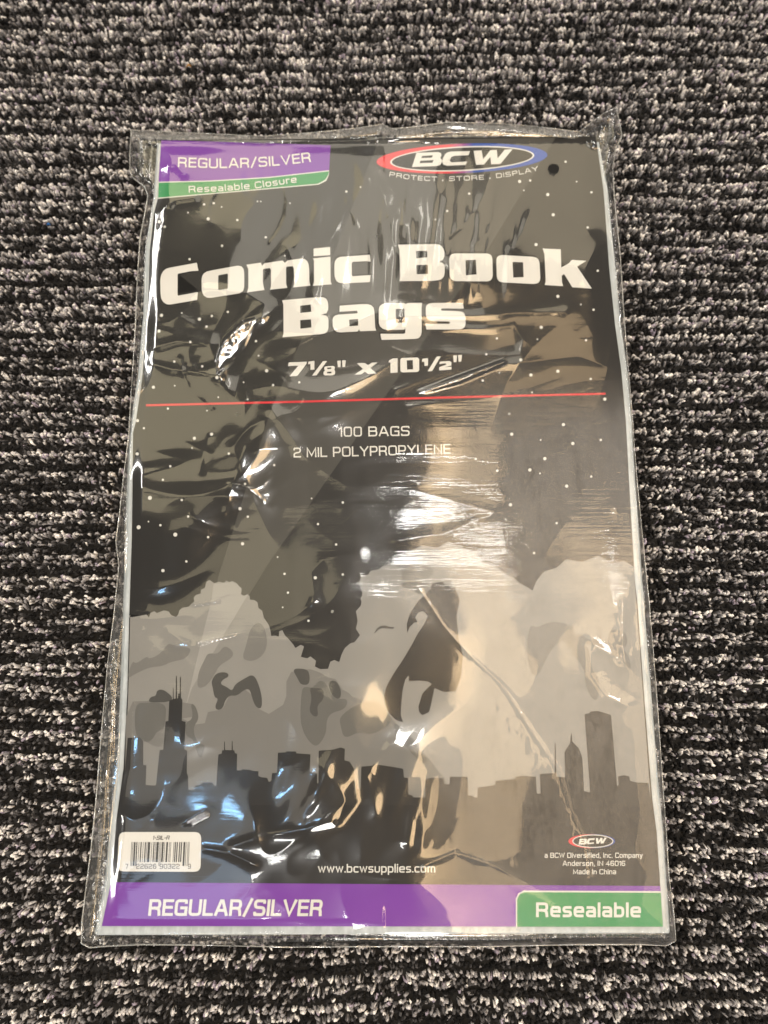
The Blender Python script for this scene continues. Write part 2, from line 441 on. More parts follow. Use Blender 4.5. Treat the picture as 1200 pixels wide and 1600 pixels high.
sky = [(170 + x / 4, 1050 + y / 4) for x, y in [(118, 412), (190, 408), (215, 430), (215, 580), (235, 582), (230, 705), (270, 710), (295, 708), (318, 488), (340, 486), (355, 310), (372, 305), (378, 180), (400, 170), (401, 100), (404, 100), (405, 168), (418, 166), (420, 25), (425, 25), (426, 165), (432, 165), (435, 135), (443, 135), (445, 30), (450, 30), (451, 160), (460, 175), (456, 305), (480, 312), (472, 485), (490, 490), (487, 630), (495, 650), (497, 735), (535, 742), (540, 710), (570, 705), (590, 690), (645, 690), (662, 715), (672, 712), (675, 650), (685, 515), (705, 510), (708, 490), (720, 489), (721, 435), (725, 435), (727, 488), (745, 488), (768, 489), (769, 432), (773, 432), (775, 489), (785, 490), (788, 508), (802, 510), (800, 615), (830, 615), (832, 608), (890, 612), (892, 618), (935, 620), (935, 650), (955, 658), (990, 662), (1000, 688), (1015, 680), (1020, 632), (1052, 630)]] + \
    E([(17, 465), (68, 462), (70, 456), (130, 457), (132, 468), (220, 475), (216, 580), (230, 590), (262, 595), (262, 655), (270, 655), (272, 452), (360, 445), (410, 432), (435, 440), (433, 512), (465, 520), (495, 570), (498, 740), (505, 690), (508, 640), (513, 690), (535, 690), (538, 552), (610, 545), (615, 537), (660, 542), (730, 552), (800, 565), (805, 620), (830, 622), (832, 725), (860, 732), (862, 785), (939, 785), (938, 635), (970, 622), (1050, 625), (1058, 660), (1090, 662), (1092, 615), (1200, 615)]) + \
    Fx([(40, 600), (44, 685), (75, 690), (78, 740), (95, 740), (100, 640), (200, 625), (205, 600), (320, 590), (322, 577), (360, 570), (440, 577), (445, 675), (468, 675), (463, 560), (500, 558), (550, 555), (551, 380), (555, 380), (558, 500), (560, 575), (612, 580), (608, 430), (640, 380), (646, 322), (649, 322), (653, 370), (692, 410), (712, 465), (722, 660), (758, 668), (725, 210), (755, 205), (757, 195), (800, 190), (830, 198), (880, 215), (890, 330), (915, 630), (925, 625), (922, 575), (960, 567), (988, 575), (992, 600), (1030, 610), (1098, 612)]) + [(1018, 1258), (191, 1258)]
poly_print('city_skyline', [[sky]], M['skyline'], 8)

# ---- stars
stars = []
for sc_, ox, oy, pts in [
    (2.857, 180, 160, [(397, 455, 2), (440, 450, 2), (475, 467, 1), (415, 520, 3), (325, 492, 1), (545, 525, 2), (197, 533, 3), (221, 555, 2), (192, 652, 3), (477, 640, 2), (672, 602, 2), (332, 700, 2), (635, 442, 1), (650, 442, 1), (780, 450, 1), (1032, 398, 2), (1095, 378, 1), (1167, 598, 2), (757, 685, 1)]),
    (2.727, 560, 150, [(472, 416, 2), (378, 490, 2), (328, 526, 1), (78, 598, 2), (687, 364, 3), (732, 360, 2), (705, 402, 1), (807, 420, 3), (830, 506, 3), (977, 560, 2), (993, 410, 2), (930, 365, 1), (883, 280, 2), (757, 633, 3)]),
    (3, 200, 360, [(157, 398, 3), (252, 387, 1), (335, 416, 3), (393, 401, 2), (368, 451, 2), (468, 382, 2), (145, 472, 3), (292, 523, 2), (217, 615, 2), (348, 637, 2), (600, 519, 2), (612, 587, 1), (650, 658, 3), (680, 725, 2), (417, 690, 3), (119, 735, 3), (219, 728, 1), (542, 712, 1), (803, 712, 2), (423, 782, 1), (561, 792, 1), (187, 835, 2), (370, 845, 1), (511, 860, 2)]),
    (2.727, 560, 360, [(1020, 172, 2), (850, 281, 3), (1002, 338, 2), (948, 316, 1), (779, 413, 3), (763, 464, 1), (970, 468, 2), (692, 552, 3), (590, 460, 2), (545, 528, 2), (735, 616, 3), (850, 600, 3), (990, 633, 2), (601, 607, 1), (530, 640, 2), (1050, 719, 3), (740, 690, 1), (643, 780, 1)]),
    (2.79, 170, 640, [(125, 48, 3), (153, 81, 2), (448, 107, 3), (373, 125, 3), (124, 193, 3), (523, 192, 2), (268, 247, 2), (721, 242, 2), (236, 306, 2), (594, 324, 2), (179, 385, 4), (318, 394, 2), (884, 387, 1), (1020, 405, 2), (572, 432, 3), (346, 466, 2), (606, 467, 2), (912, 499, 2), (225, 504, 2), (130, 513, 4), (290, 545, 4), (433, 556, 2), (583, 585, 3), (991, 588, 2), (338, 662, 2), (736, 643, 1), (236, 702, 3), (766, 716, 2), (1020, 719, 2), (900, 733, 3), (781, 798, 2), (758, 862, 1), (975, 879, 2), (559, 19, 2)]),
    (2.609, 560, 640, [(615, 17, 2), (836, 61, 3), (625, 100, 3), (743, 124, 1), (874, 138, 3), (988, 124, 2), (760, 200, 3), (699, 246, 3), (740, 260, 1), (949, 273, 2), (849, 312, 3), (566, 249, 2), (478, 201, 2), (244, 302, 2), (224, 382, 3), (620, 388, 3), (427, 436, 2), (600, 447, 1), (808, 463, 2), (716, 585, 2)]),
    (1, 0, 0, [(482, 970, 2), (519, 956, 2), (232, 815, 1), (300, 700, 1)]),
]:
    for x, y, r in pts:
        stars.append((x / sc_ + ox, y / sc_ + oy, [0, 1.25, 1.9, 2.6, 3.2][r]))
for x, y, r in stars:
    a = np.arange(10) / 10 * 2 * np.pi
    w = P(x + r * np.cos(a), y + r * np.sin(a), ZC + 9 * 2e-5)
    mesh_obj('star', w, [tuple(range(9, -1, -1))], M['white'], card)

# ---- title lettering, traced glyph outlines
t1, t2, t3, t4, t5, t6 = [((240, 370), 6), ((420, 370), 6), ((610, 370), 7.5), ((760, 370), 6.6667), ((430, 450), 7.0588), ((570, 450), 7.0588)]
title = [
    (t1, [[(150, 290), (405, 243), (420, 318), (350, 322), (232, 345), (225, 353), (224, 545), (232, 552), (415, 518), (408, 592), (150, 636), (118, 630), (90, 610), (72, 580), (65, 540), (62, 410), (70, 360), (90, 322), (118, 300)]]),
    (t1, [[(470, 345), (500, 325), (560, 312), (790, 270), (825, 278), (845, 305), (850, 345), (850, 470), (838, 508), (805, 530), (540, 572), (500, 570), (468, 548), (452, 505), (450, 400), (455, 370)], [(606, 365), (612, 360), (690, 345), (696, 350), (696, 478), (690, 487), (612, 498), (605, 490)]]),
    (t2, [[(-210, 262), (-75, 242), (-64, 272), (-40, 248), (130, 222), (150, 245), (175, 222), (300, 203), (335, 208), (360, 228), (372, 255), (378, 300), (380, 420), (390, 458), (228, 475), (238, 440), (236, 300), (225, 275), (168, 280), (162, 292), (162, 440), (175, 478), (12, 496), (22, 460), (20, 310), (10, 293), (-48, 300), (-55, 312), (-55, 440), (-40, 498), (-205, 522), (-192, 480), (-192, 300)]]),
    (t2, [[(420, 110), (575, 95), (577, 172), (420, 182)]]),
    (t2, [[(413, 203), (578, 185), (580, 420), (592, 445), (412, 460), (424, 425), (424, 222)]]),
    (t2, [[(948, 168), (955, 235), (920, 228), (790, 235), (778, 245), (778, 358), (788, 370), (955, 358), (948, 425), (700, 437), (660, 432), (635, 415), (620, 385), (615, 350), (615, 260), (622, 225), (640, 202), (670, 188)]]),
    (t3, [[(88, 92), (520, 85), (565, 90), (600, 108), (622, 140), (633, 180), (633, 230), (615, 272), (570, 293), (612, 305), (632, 332), (637, 360), (637, 420), (628, 465), (600, 495), (560, 510), (480, 518), (105, 520), (115, 470), (105, 150)], [(300, 165), (430, 165), (433, 240), (303, 252)], [(303, 330), (438, 328), (440, 435), (308, 438)]]),
    (t3, [[(690, 260), (700, 222), (720, 202), (755, 195), (1130, 195), (1165, 204), (1187, 228), (1195, 260), (1200, 450), (1190, 492), (1170, 512), (1140, 522), (760, 520), (725, 508), (703, 485), (695, 450)], [(880, 275), (1000, 270), (1010, 440), (885, 452)]]),
    (t4, [[(103, 240), (112, 212), (130, 197), (165, 190), (480, 208), (515, 215), (540, 235), (553, 270), (562, 430), (555, 462), (535, 482), (495, 492), (170, 475), (135, 465), (115, 440), (108, 405)], [(272, 262), (382, 265), (388, 420), (280, 425)]]),
    (t4, [[(585, 118), (600, 123), (775, 130), (780, 320), (860, 275), (890, 240), (1042, 250), (945, 310), (1098, 540), (895, 525), (810, 388), (785, 405), (787, 470), (800, 515), (608, 502), (618, 460), (605, 180)]]),
    (t5, [[(75, 135), (480, 100), (530, 102), (562, 118), (580, 150), (585, 185), (585, 240), (565, 278), (500, 298), (555, 302), (580, 320), (588, 345), (588, 440), (578, 475), (555, 498), (520, 508), (80, 543), (92, 500), (90, 180)], [(275, 195), (392, 182), (398, 262), (278, 275)], [(275, 355), (395, 345), (400, 435), (278, 450)]]),
    (t5, [[(712, 195), (950, 178), (1020, 178), (1060, 190), (1085, 215), (1095, 260), (1102, 430), (1115, 470), (935, 478), (925, 455), (910, 480), (720, 490), (680, 484), (652, 462), (637, 430), (632, 350), (642, 320), (665, 302), (700, 293), (905, 280), (910, 265), (900, 250), (708, 262)], [(815, 350), (915, 342), (915, 415), (820, 422)]]),
    (t6, [[(230, 165), (430, 165), (455, 180), (470, 165), (635, 162), (626, 210), (628, 480), (618, 525), (595, 552), (560, 562), (185, 573), (172, 505), (430, 505), (447, 495), (447, 445), (430, 460), (240, 463), (200, 450), (170, 425), (155, 390), (155, 230), (165, 200), (190, 178)], [(340, 232), (435, 228), (442, 380), (345, 385)]]),
    (t6, [[(740, 165), (1080, 163), (1092, 228), (850, 225), (838, 238), (850, 250), (1030, 255), (1075, 265), (1100, 285), (1112, 325), (1112, 400), (1098, 435), (1075, 450), (1040, 457), (680, 458), (665, 390), (700, 395), (930, 395), (940, 382), (930, 370), (740, 365), (705, 352), (680, 325), (672, 290), (672, 225), (680, 195), (705, 172)]]),
]
t7 = ((440, 540), 4)
sizes = [[[(45, 105), (158, 100), (155, 115), (98, 190), (48, 192), (105, 125), (40, 128)]], [[(168, 100), (205, 95), (205, 150), (180, 152), (180, 115), (165, 117)]], [[(258, 97), (285, 96), (218, 186), (190, 188)]],
         [[(275, 130), (325, 126), (333, 135), (330, 152), (336, 162), (332, 180), (318, 186), (270, 187), (262, 180), (262, 165), (270, 157), (266, 145), (268, 134)], [(285, 138), (310, 136), (310, 146), (286, 147)], [(284, 164), (312, 162), (312, 173), (285, 174)]],
         [[(347, 95), (370, 93), (368, 134), (352, 135)]], [[(378, 92), (402, 91), (396, 133), (380, 134)]],
         [[(470, 110), (520, 108), (540, 122), (565, 106), (600, 105), (555, 140), (595, 175), (540, 178), (520, 162), (500, 180), (455, 182), (508, 145)]],
         [[(672, 92), (695, 80), (725, 79), (725, 168), (680, 172), (680, 105), (668, 105)]], [[(752, 77), (850, 74), (860, 85), (860, 155), (850, 165), (755, 168), (742, 158), (742, 85)], [(782, 92), (820, 90), (822, 148), (784, 150)]],
         [[(880, 82), (915, 79), (915, 125), (893, 127), (892, 100), (878, 102)]], [[(970, 68), (995, 67), (940, 160), (912, 161)]],
         [[(990, 100), (1050, 96), (1062, 105), (1060, 125), (1020, 135), (1062, 132), (1062, 150), (985, 155), (985, 135), (1030, 118), (1025, 110), (985, 116)]],
         [[(1072, 62), (1097, 60), (1092, 103), (1076, 104)]], [[(1103, 59), (1128, 58), (1122, 100), (1106, 101)]]]
title += [(t7, s_) for s_ in sizes]
for i, ((o_, s_), loops) in enumerate(title):
    small = i >= 14
    px = [[tuple(np.asarray(p) / s_ + np.asarray(o_)) for p in lp] for lp in loops]
    d = 1.1 if small else 2.4
    sh = [grow(px[0], d) + np.array((-.3, -.4) if small else (-.8, -1.0))]
    poly_print('letter_outline', [sh], M['black'], 8 + (i % 3) * .3, parent=card)
    poly_print('letter', [px], M['white'], 10, parent=card)

# ---- squarish stroke lettering for all the smaller text
G = {}


def gl(ch, w, *paths): G[ch] = (w, paths)


S = 0  # marks a sharp corner
gl('A', .95, [(0, 0), (.40, 1, S), (.55, 1, S), (.95, 0)], [(.16, .30), (.79, .30)])
gl('B', .85, [(0, 0, S), (0, 1, S), (.82, 1), (.82, .53), (0, .53)], [(.5, .53), (.85, .53), (.85, 0), (0, 0)])
gl('C', .85, [(.85, .86), (.85, 1), (0, 1), (0, 0), (.85, 0), (.85, .14)])
gl('D', .88, [(0, 0, S), (0, 1, S), (.88, 1), (.88, 0), (0, 0, S), (0, .2)])
gl('E', .72, [(.72, 1), (0, 1, S), (0, 0, S), (.72, 0)], [(0, .52), (.66, .52)])
gl('G', .88, [(.86, .88), (.86, 1), (0, 1), (0, 0), (.88, 0, S), (.88, .48, S), (.48, .48)])
gl('I', 0, [(0, 0), (0, 1)])
gl('L', .68, [(0, 1), (0, 0, S), (.68, 0)])
gl('M', 1.05, [(0, 0), (0, 1, S), (.525, .12, S), (1.05, 1, S), (1.05, 0)])
gl('N', .88, [(0, 0), (0, 1, S), (.88, 0, S), (.88, 1)])
gl('O', .9, [(.45, 1), (.9, 1), (.9, 0), (0, 0), (0, 1), (.46, 1)])
gl('P', .8, [(0, 0), (0, 1, S), (.8, 1), (.8, .42), (0, .42)])
gl('R', .85, [(0, 0), (0, 1, S), (.82, 1), (.82, .46), (0, .46)], [(.42, .46), (.78, .40), (.83, 0)])
gl('S', .82, [(.80, .90), (.80, 1), (0, 1), (0, .53), (.82, .50), (.82, 0), (0, 0), (0, .10)])
gl('T', .85, [(0, 1), (.85, 1)], [(.425, 1), (.425, 0)])
gl('U', .88, [(0, 1), (0, 0), (.88, 0), (.88, 1)])
gl('V', .95, [(0, 1), (.475, 0, S), (.95, 1)])
gl('W', 1.3, [(0, 1), (.33, 0, S), (.65, .95, S), (.97, 0, S), (1.3, 1)])
gl('Y', .9, [(0, 1), (.45, .45, S), (.9, 1)], [(.45, .45), (.45, 0)])
gl('/', .55, [(0, -.06), (.55, 1.08)])
gl('-', .35, [(0, .45), (.35, .45)])
gl('.', 0, [(0, 0), (0, .03)])
gl(',', .05, [(.08, .04), (0, -.16)])
X = .70
gl('a', .64, [(.06, X), (.64, X), (.64, 0)], [(.64, .37), (0, .37), (0, 0), (.64, 0)])
gl('b', .66, [(0, 1.02), (0, 0, S), (.66, 0), (.66, X), (0, X)])
gl('c', .58, [(.58, X - .03), (.56, X), (0, X), (0, 0), (.56, 0), (.58, .03)])
gl('d', .66, [(.66, 1.02), (.66, 0, S), (0, 0), (0, X), (.66, X)])
gl('e', .68, [(0, .36), (.68, .36, S), (.68, X), (0, X), (0, 0), (.62, 0)])
gl('f', .34, [(.36, 1.0), (.1, 1.0), (.1, 0)], [(-.06, X), (.34, X)])
gl('h', .64, [(0, 0), (0, 1.02)], [(0, X), (.64, X), (.64, 0)])
gl('i', 0, [(0, 0), (0, X)], [(0, .96), (0, 1.0)])
gl('l', 0, [(0, 0), (0, 1.02)])
gl('m', 1.0, [(0, 0), (0, X, S), (1.0, X), (1.0, 0)], [(.5, X), (.5, 0)])
gl('n', .64, [(0, 0), (0, X, S), (.64, X), (.64, 0)])
gl('o', .68, [(.34, X), (.68, X), (.68, 0), (0, 0), (0, X), (.35, X)])
gl('p', .66, [(0, -.30), (0, X, S), (.66, X), (.66, 0), (0, 0)])
gl('r', .36, [(0, 0), (0, X, S), (.38, X)])
gl('s', .58, [(.54, X), (0, X), (0, .36), (.58, .34), (.58, 0), (.02, 0)])
gl('u', .64, [(0, X), (0, 0), (.64, 0), (.64, X)])
gl('v', .64, [(0, X), (.32, 0, S), (.64, X)])
gl('w', .98, [(0, X), (.25, 0, S), (.49, X, S), (.73, 0, S), (.98, X)])
gl('y', .64, [(0, X), (.32, 0)], [(.64, X), (.24, -.30, S), (.08, -.30)])
gl('0', .78, [(.39, 1), (.78, 1), (.78, 0), (0, 0), (0, 1), (.4, 1)])
gl('1', .26, [(0, .80), (.26, 1, S), (.26, 0)])
gl('2', .76, [(0, .84), (0, 1), (.76, 1), (.76, .55), (0, .42), (0, 0, S), (.76, 0)])
gl('3', .76, [(0, .9), (0, 1), (.74, 1), (.74, .53), (.25, .53)], [(.4, .53), (.76, .53), (.76, 0), (0, 0), (0, .1)])
gl('4', .82, [(.62, 0), (.62, 1, S), (0, .28, S), (.82, .28)])
gl('6', .76, [(.72, .92), (.72, 1), (0, 1), (0, 0), (.76, 0), (.76, .56), (0, .56)])
gl('7', .74, [(0, 1), (.74, 1, S), (.3, 0)])
gl('9', .76, [(.04, .08), (.04, 0), (.76, 0), (.76, 1), (0, 1), (0, .44), (.76, .44)])


def rounded(path, r):
    pts = [np.array(p[:2], float) for p in path]
    out = [pts[0]]
    for i in range(1, len(pts) - 1):
        a, b, c = pts[i - 1], pts[i], pts[i + 1]
        if len(path[i]) > 2: out.append(b); continue
        la, lc = np.linalg.norm(a - b), np.linalg.norm(c - b)
        rr = min(r, la * .48, lc * .48)
        p0 = b + (a - b) / la * rr; p1 = b + (c - b) / lc * rr
        for t in (0, .25, .5, .75, 1):
            out.append((1 - t) ** 2 * p0 + 2 * t * (1 - t) * b + t * t * p1)
    out.append(pts[-1])
    return np.array(out)


def text(name, s, base, cap, t=.19, slant=0.0, material=None, layer=12, gap=.22, squash=1.0, r=.24):
    """lay a line of stroke lettering along the pixel polyline base, cap pixels tall"""
    material = material or M['white']
    base = np.asarray(base, float)
    seg = np.linalg.norm(np.diff(base, axis=0), axis=1); cum = np.concatenate([[0], np.cumsum(seg)])
    total = cum[-1]
    x = 0; lay = []
    for ch in s:
        if ch == ' ': x += .55; continue
        w, paths = G[ch]
        lay.append((x, ch)); x += w + t + gap
    tw = x - gap
    kx = total / tw                     # pixels per unit in x
    verts = []; faces = []
    zi = 0
    for x0, ch in lay:
        w, paths = G[ch]
        for path in paths:
            c = rounded(path, r)
            kxr = kx / cap              # horizontal stretch
            # work in units of cap height
            c = np.stack([(c[:, 0] + x0 + t / 2) * kxr, t / 2 + c[:, 1] * (1 - t)], -1)
            d = np.diff(c, axis=0); ln = np.linalg.norm(d, axis=1); ok = ln > 1e-6
            c = np.concatenate([c[:1], c[1:][ok]]); d = d[ok] / ln[ok][:, None]
            c[0] -= d[0] * t / 2 * .999; c[-1] += d[-1] * t / 2 * .999
            nrm = np.stack([-d[:, 1], d[:, 0]], -1)
            m = np.concatenate([nrm[:1], nrm[:-1] + nrm[1:], nrm[-1:]])
            ml = np.linalg.norm(m, axis=1, keepdims=True); m = m / ml
            k_ = np.ones(len(c)); k_[1:-1] = 1 / np.maximum(ml[1:-1, 0] / 2, .55)
            L_ = c + m * (t / 2 * k_)[:, None]; R_ = c - m * (t / 2 * k_)[:, None]
            q = np.concatenate([L_, R_])
            q = np.stack([q[:, 0] + q[:, 1] * slant, q[:, 1]], -1)
            sx = np.clip(q[:, 0] * cap, -total * .05, total * 1.05)
            bx = np.interp(sx, cum, base[:, 0]); by = np.interp(sx, cum, base[:, 1])
            ii = np.clip(np.searchsorted(cum, sx) - 1, 0, len(seg) - 1)
            tg = (base[ii + 1] - base[ii]) / seg[ii][:, None]
            over = sx - np.clip(sx, 0, total)
            bx += tg[:, 0] * over; by += tg[:, 1] * over
            px = bx + tg[:, 1] * q[:, 1] * cap; py = by - tg[:, 0] * q[:, 1] * cap
            n = len(c); b0 = len(verts)
            zz = np.tile(np.linspace(0, .8, n), 2)
            verts += list(P(px, py, ZC + (layer + (zi % 5) + zz) * 2e-5)); zi += 1
            for i in range(n - 1):
                faces.append((b0 + n + i, b0 + n + i + 1, b0 + i + 1, b0 + i))
    return mesh_obj(name, verts, faces, material, card)


# ---- bands and labels
poly_print('purple_band', [[[(173.5, 1378.5), (1031.5, 1384.5), (1036, 1448), (159, 1447)]]], M['purple'], 3)
poly_print('tab_border', [[[(806, 1448), (806, 1404), (810, 1396), (818, 1391.5), (1032.2, 1392.5), (1032.4, 1395.5), (1000, 1448)]]], M['white'], 5)
poly_print('green_tab', [[[(808, 1448), (808, 1405), (812, 1397.5), (819, 1394), (1032.3, 1395), (1036, 1448)]]], M['green'], 7)
text('band_lettering', 'REGULAR/SILVER', [(232, 1431), (502, 1431.5)], 26, t=.175, slant=.1, gap=.2)
text('tab_lettering', 'Resealable', [(838, 1433), (1001, 1433.5)], 23, t=.185, gap=.2)
top = [(252, 219.5), (330, 221), (420, 224), (516.5, 227)]
mid = [(514.3, 266), (420, 276.5), (330, 282), (247.8, 284)]
poly_print('purple_label', [[top + mid]], M['purple'], 3)
poly_print('label_border', [[mid[::-1] + [(514, 273), (510, 282.5), (498, 288.5), (380, 299), (246.5, 310.5)]]], M['white'], 2.5)
poly_print('green_label', [[[(248, 285.5), (330, 283.5), (420, 278), (514, 267.6), (513, 273), (508, 281), (497, 287), (380, 297.5), (247, 309)]]], M['green'], 4)
text('label_lettering', 'REGULAR/SILVER', [(278, 261), (335, 263), (390, 262), (440, 258.5), (486, 253)], 15.5, t=.155, gap=.2)
text('label_lettering', 'Resealable Closure', [(295, 301), (345, 299), (400, 294.5), (464, 285)], 10.5, t=.165, gap=.22)
text('count_lettering', '100 BAGS', [(529, 682.5), (640, 681)], 15.5, t=.14, gap=.2)
text('material_lettering', '2 MIL POLYPROPYLENE', [(459, 715), (560, 713), (704, 709)], 15.5, t=.14, gap=.2)
poly_print('red_rule', [[[(228, 631.6), (470, 626), (700, 619.3), (946, 613.6), (946.4, 616.6), (700, 622.6), (470, 629.2), (228, 635)]]], M['red'], 10)
text('web_address', 'www.bcwsupplies.com', [(497, 1363.5), (680, 1363.5)], 13.5, t=.15, gap=.2)
text('address_lettering', 'a BCW Diversified, Inc. Company', [(851, 1340.4), (1004, 1340.4)], 8.0, t=.145, gap=.22)
text('address_lettering', 'Anderson, IN 46016', [(879.3, 1353), (976.8, 1353)], 8.0, t=.145, gap=.22)
text('address_lettering', 'Made In China', [(895.8, 1366), (962.5, 1366)], 8.0, t=.145, gap=.22)

# ---- oval logo, large and small
def ellipse(cx, cy, a, b, rot, n=64):
    t = np.arange(n) / n * 2 * np.pi
    x = a * np.cos(t); y = b * np.sin(t)
    return np.stack([cx + x * math.cos(rot) - y * math.sin(rot), cy + x * math.sin(rot) + y * math.cos(rot)], -1)


BCW = [[[(283, 115), (420, 110), (436, 117), (440, 130), (432, 148), (443, 160), (440, 178), (430, 192), (405, 198), (255, 204)], [(318, 135), (385, 130), (380, 145), (313, 148)], [(308, 165), (390, 160), (383, 177), (302, 180)]],
       [[(500, 107), (618, 104), (608, 130), (520, 134), (500, 142), (490, 165), (505, 175), (600, 169), (590, 191), (475, 196), (450, 188), (444, 170), (450, 145), (462, 122), (480, 111)]],
       [[(640, 102), (690, 100), (700, 155), (745, 98), (785, 97), (790, 150), (835, 95), (884, 92), (808, 184), (750, 187), (745, 140), (705, 188), (655, 190)]]]
gx0, gx1 = P(700, 240, ZC)[0], P(740, 240, ZC)[0]
ring = print_material('logo_ring', (.75, .045, .06), c2=(.025, .09, .42), grad=(gx0, gx1))
gx0, gx1 = P(918, 1314, ZC)[0], P(932, 1314, ZC)[0]
ring2 = print_material('logo_ring_small', (.75, .045, .06), c2=(.025, .07, .34), grad=(gx0, gx1))
poly_print('logo_ring', [[ellipse(580 + 567 / 4, 210 + 150 / 4, 534 / 4, 92 / 4, -.042)]], ring, 5)
poly_print('logo_outline', [[ellipse(580 + 569 / 4, 210 + 152 / 4, 451 / 4, 77 / 4, -.048)]], M['white'], 7)
poly_print('logo_field', [[ellipse(580 + 569 / 4, 210 + 152 / 4, 440 / 4, 69 / 4, -.048)]], M['black'], 9)
for g_ in BCW:
    poly_print('logo_letter', [g_], M['white'], 11, off=(580, 210), s=4)
poly_print('logo_ring', [[ellipse(830 + 568 / 6, 1290 + 146 / 6, 219 / 6, 66 / 6, 0)]], ring2, 5)
poly_print('logo_outline', [[ellipse(830 + 578 / 6, 1290 + 146 / 6, 192 / 6, 62 / 6, 0)]], M['white'], 7)
poly_print('logo_field', [[ellipse(830 + 578 / 6, 1290 + 146 / 6, 183 / 6, 54 / 6, 0)]], M['black'], 9)
for g_ in BCW:
    poly_print('logo_letter', [[[((x - 255) * .422 + 443, (y - 148) * .60 + 145) for x, y in lp] for lp in g_]], M['white'], 11, off=(830, 1290), s=6)
L8 = lambda pts: [(580 + x / 4, 210 + y / 4) for x, y in pts]
text('logo_motto', 'PROTECT', L8([(112, 262), (210, 278), (310, 289), (412, 293)]), 7.4, t=.165, gap=.22)
text('logo_motto', 'STORE', L8([(487, 292), (600, 288), (706, 282)]), 7.4, t=.165, gap=.22)
text('logo_motto', 'DISPLAY', L8([(782, 274), (870, 262), (960, 246), (1046, 226)]), 7.4, t=.165, gap=.22)
for x, y in [(447, 287), (742, 274)]:
    poly_print('logo_motto', [[ellipse(580 + x / 4, 210 + y / 4, 1.2, 1.2, 0, 8)]], M['white'], 11)
# hang hole: flat dark disc, the hole's shade put into its colour
poly_print('hang_hole', [[ellipse(865, 264, 10, 8.5, .3, 20)]], print_material('hole_dark', (.004, .004, .004), .7), 6)

# ---- barcode label
lab = [((x * .2) + 120, y * .2 + 1280) for x, y in [(375, 100), (925, 100), (950, 106), (966, 124), (972, 150), (968, 360), (962, 388), (944, 406), (915, 411), (365, 408), (338, 402), (322, 384), (317, 355), (328, 145), (336, 118), (352, 105)]]
poly_print('barcode_label', [[lab]], M['white'], 4)
BLK = M['black']
text('label_code', '1-SIL-R', [(238, 1312.3), (264, 1312.3)], 6.6, t=.15, slant=.25, material=BLK, layer=8)
Lc = ['0001101', '0011001', '0010011', '0111101', '0100011', '0110001', '0101111', '0111011', '0110111', '0001011']
digits = [7, 2, 2, 6, 2, 6, 9, 0, 3, 2, 2, 9]
bits = '101' + ''.join(Lc[d] for d in digits[:6]) + '01010' + ''.join(''.join('10'[int(c)] for c in Lc[d]) for d in digits[6:]) + '101'
bw = (295.2 - 204.2) / 95
bars = []
i = 0
while i < 95:
    if bits[i] == '1':
        j = i
        while j < 95 and bits[j] == '1': j += 1
        tall = i < 10 or i >= 85 or 45 <= i < 50
        xa, xb = 204.6 + i * bw, 204.6 + j * bw - .12
        yb = 1353 if tall else 1347
        bars.append([[(xa + .8, 1315.7), (xb + .8, 1315.7), (xb - 1.0, yb), (xa - 1.0, yb)]])
        i = j
    else: i += 1
for b_ in bars:
    poly_print('bar', [b_], BLK, 6)
for s_, xa, xb in [('7', 196, 200.2), ('22626', 213, 244), ('90322', 249.5, 280.5), ('9', 293.6, 298)]:
    text('barcode_digits', s_, [(xa, 1357.3), (xb, 1357.3)], 7.4, t=.11, material=BLK, layer=8, gap=.3)

# ------------------------------------------------------------------ stack of inner bags
k = NT('inner_bag_plastic')
b = k.n('ShaderNodeBsdfPrincipled'); b.inputs['Base Color'].default_value = (.70, .75, .78, 1); b.inputs['Roughness'].default_value = .3
b.inputs['Transmission Weight'].default_value = .0; b.inputs['Alpha'].default_value = 1
tr = k.n('ShaderNodeBsdfTransparent'); tr.inputs[0].default_value = (.93, .96, .98, 1)
mx = k.n('ShaderNodeMixShader')
nz = k.noise(260, (1, .35, 1), 4, .65)
k.l(k.math('ADD', k.math('MULTIPLY', nz, 1.1), -.30, True), mx.inputs[0])
k.l(b.outputs[0], mx.inputs[1]); k.l(tr.outputs[0], mx.inputs[2]); k.l(mx.outputs[0], k.out.inputs[0])
innerM = k.m
STL = [(248, 224), (242, 309), (229, 393), (226, 493), (217, 593), (206, 660), (202, 700), (198, 840), (194, 960), (190, 1080), (185, 1200), (174, 1290), (166, 1378), (150, 1460)]
STR = [(935, 222), (949, 297), (961, 420), (969, 507), (980, 580), (987, 660), (991, 736), (1003, 908), (1007, 960), (1019, 1108), (1030, 1246), (1036, 1300), (1046, 1457)]
g2 = np.random.default_rng(11)
NB = 20
for i in range(NB):
    z1 = ZC - .0006 - i * .0005; z0 = z1 - .00042
    j = g2.uniform(-2.2, 1.2, 3)
    ox, gx = j[0] * .9, (j[1] + (-.6 if i > 2 else -3.0)) * 1.1
    px = [(x + ox - gx, y + (j[2] if y > 1400 else 0)) for x, y in STL] + [(x + ox + gx, y + (j[2] if y > 1400 else 0)) for x, y in STR[::-1]]
    o = extrude('inner_bag', px, z0, z1, innerM, pack)

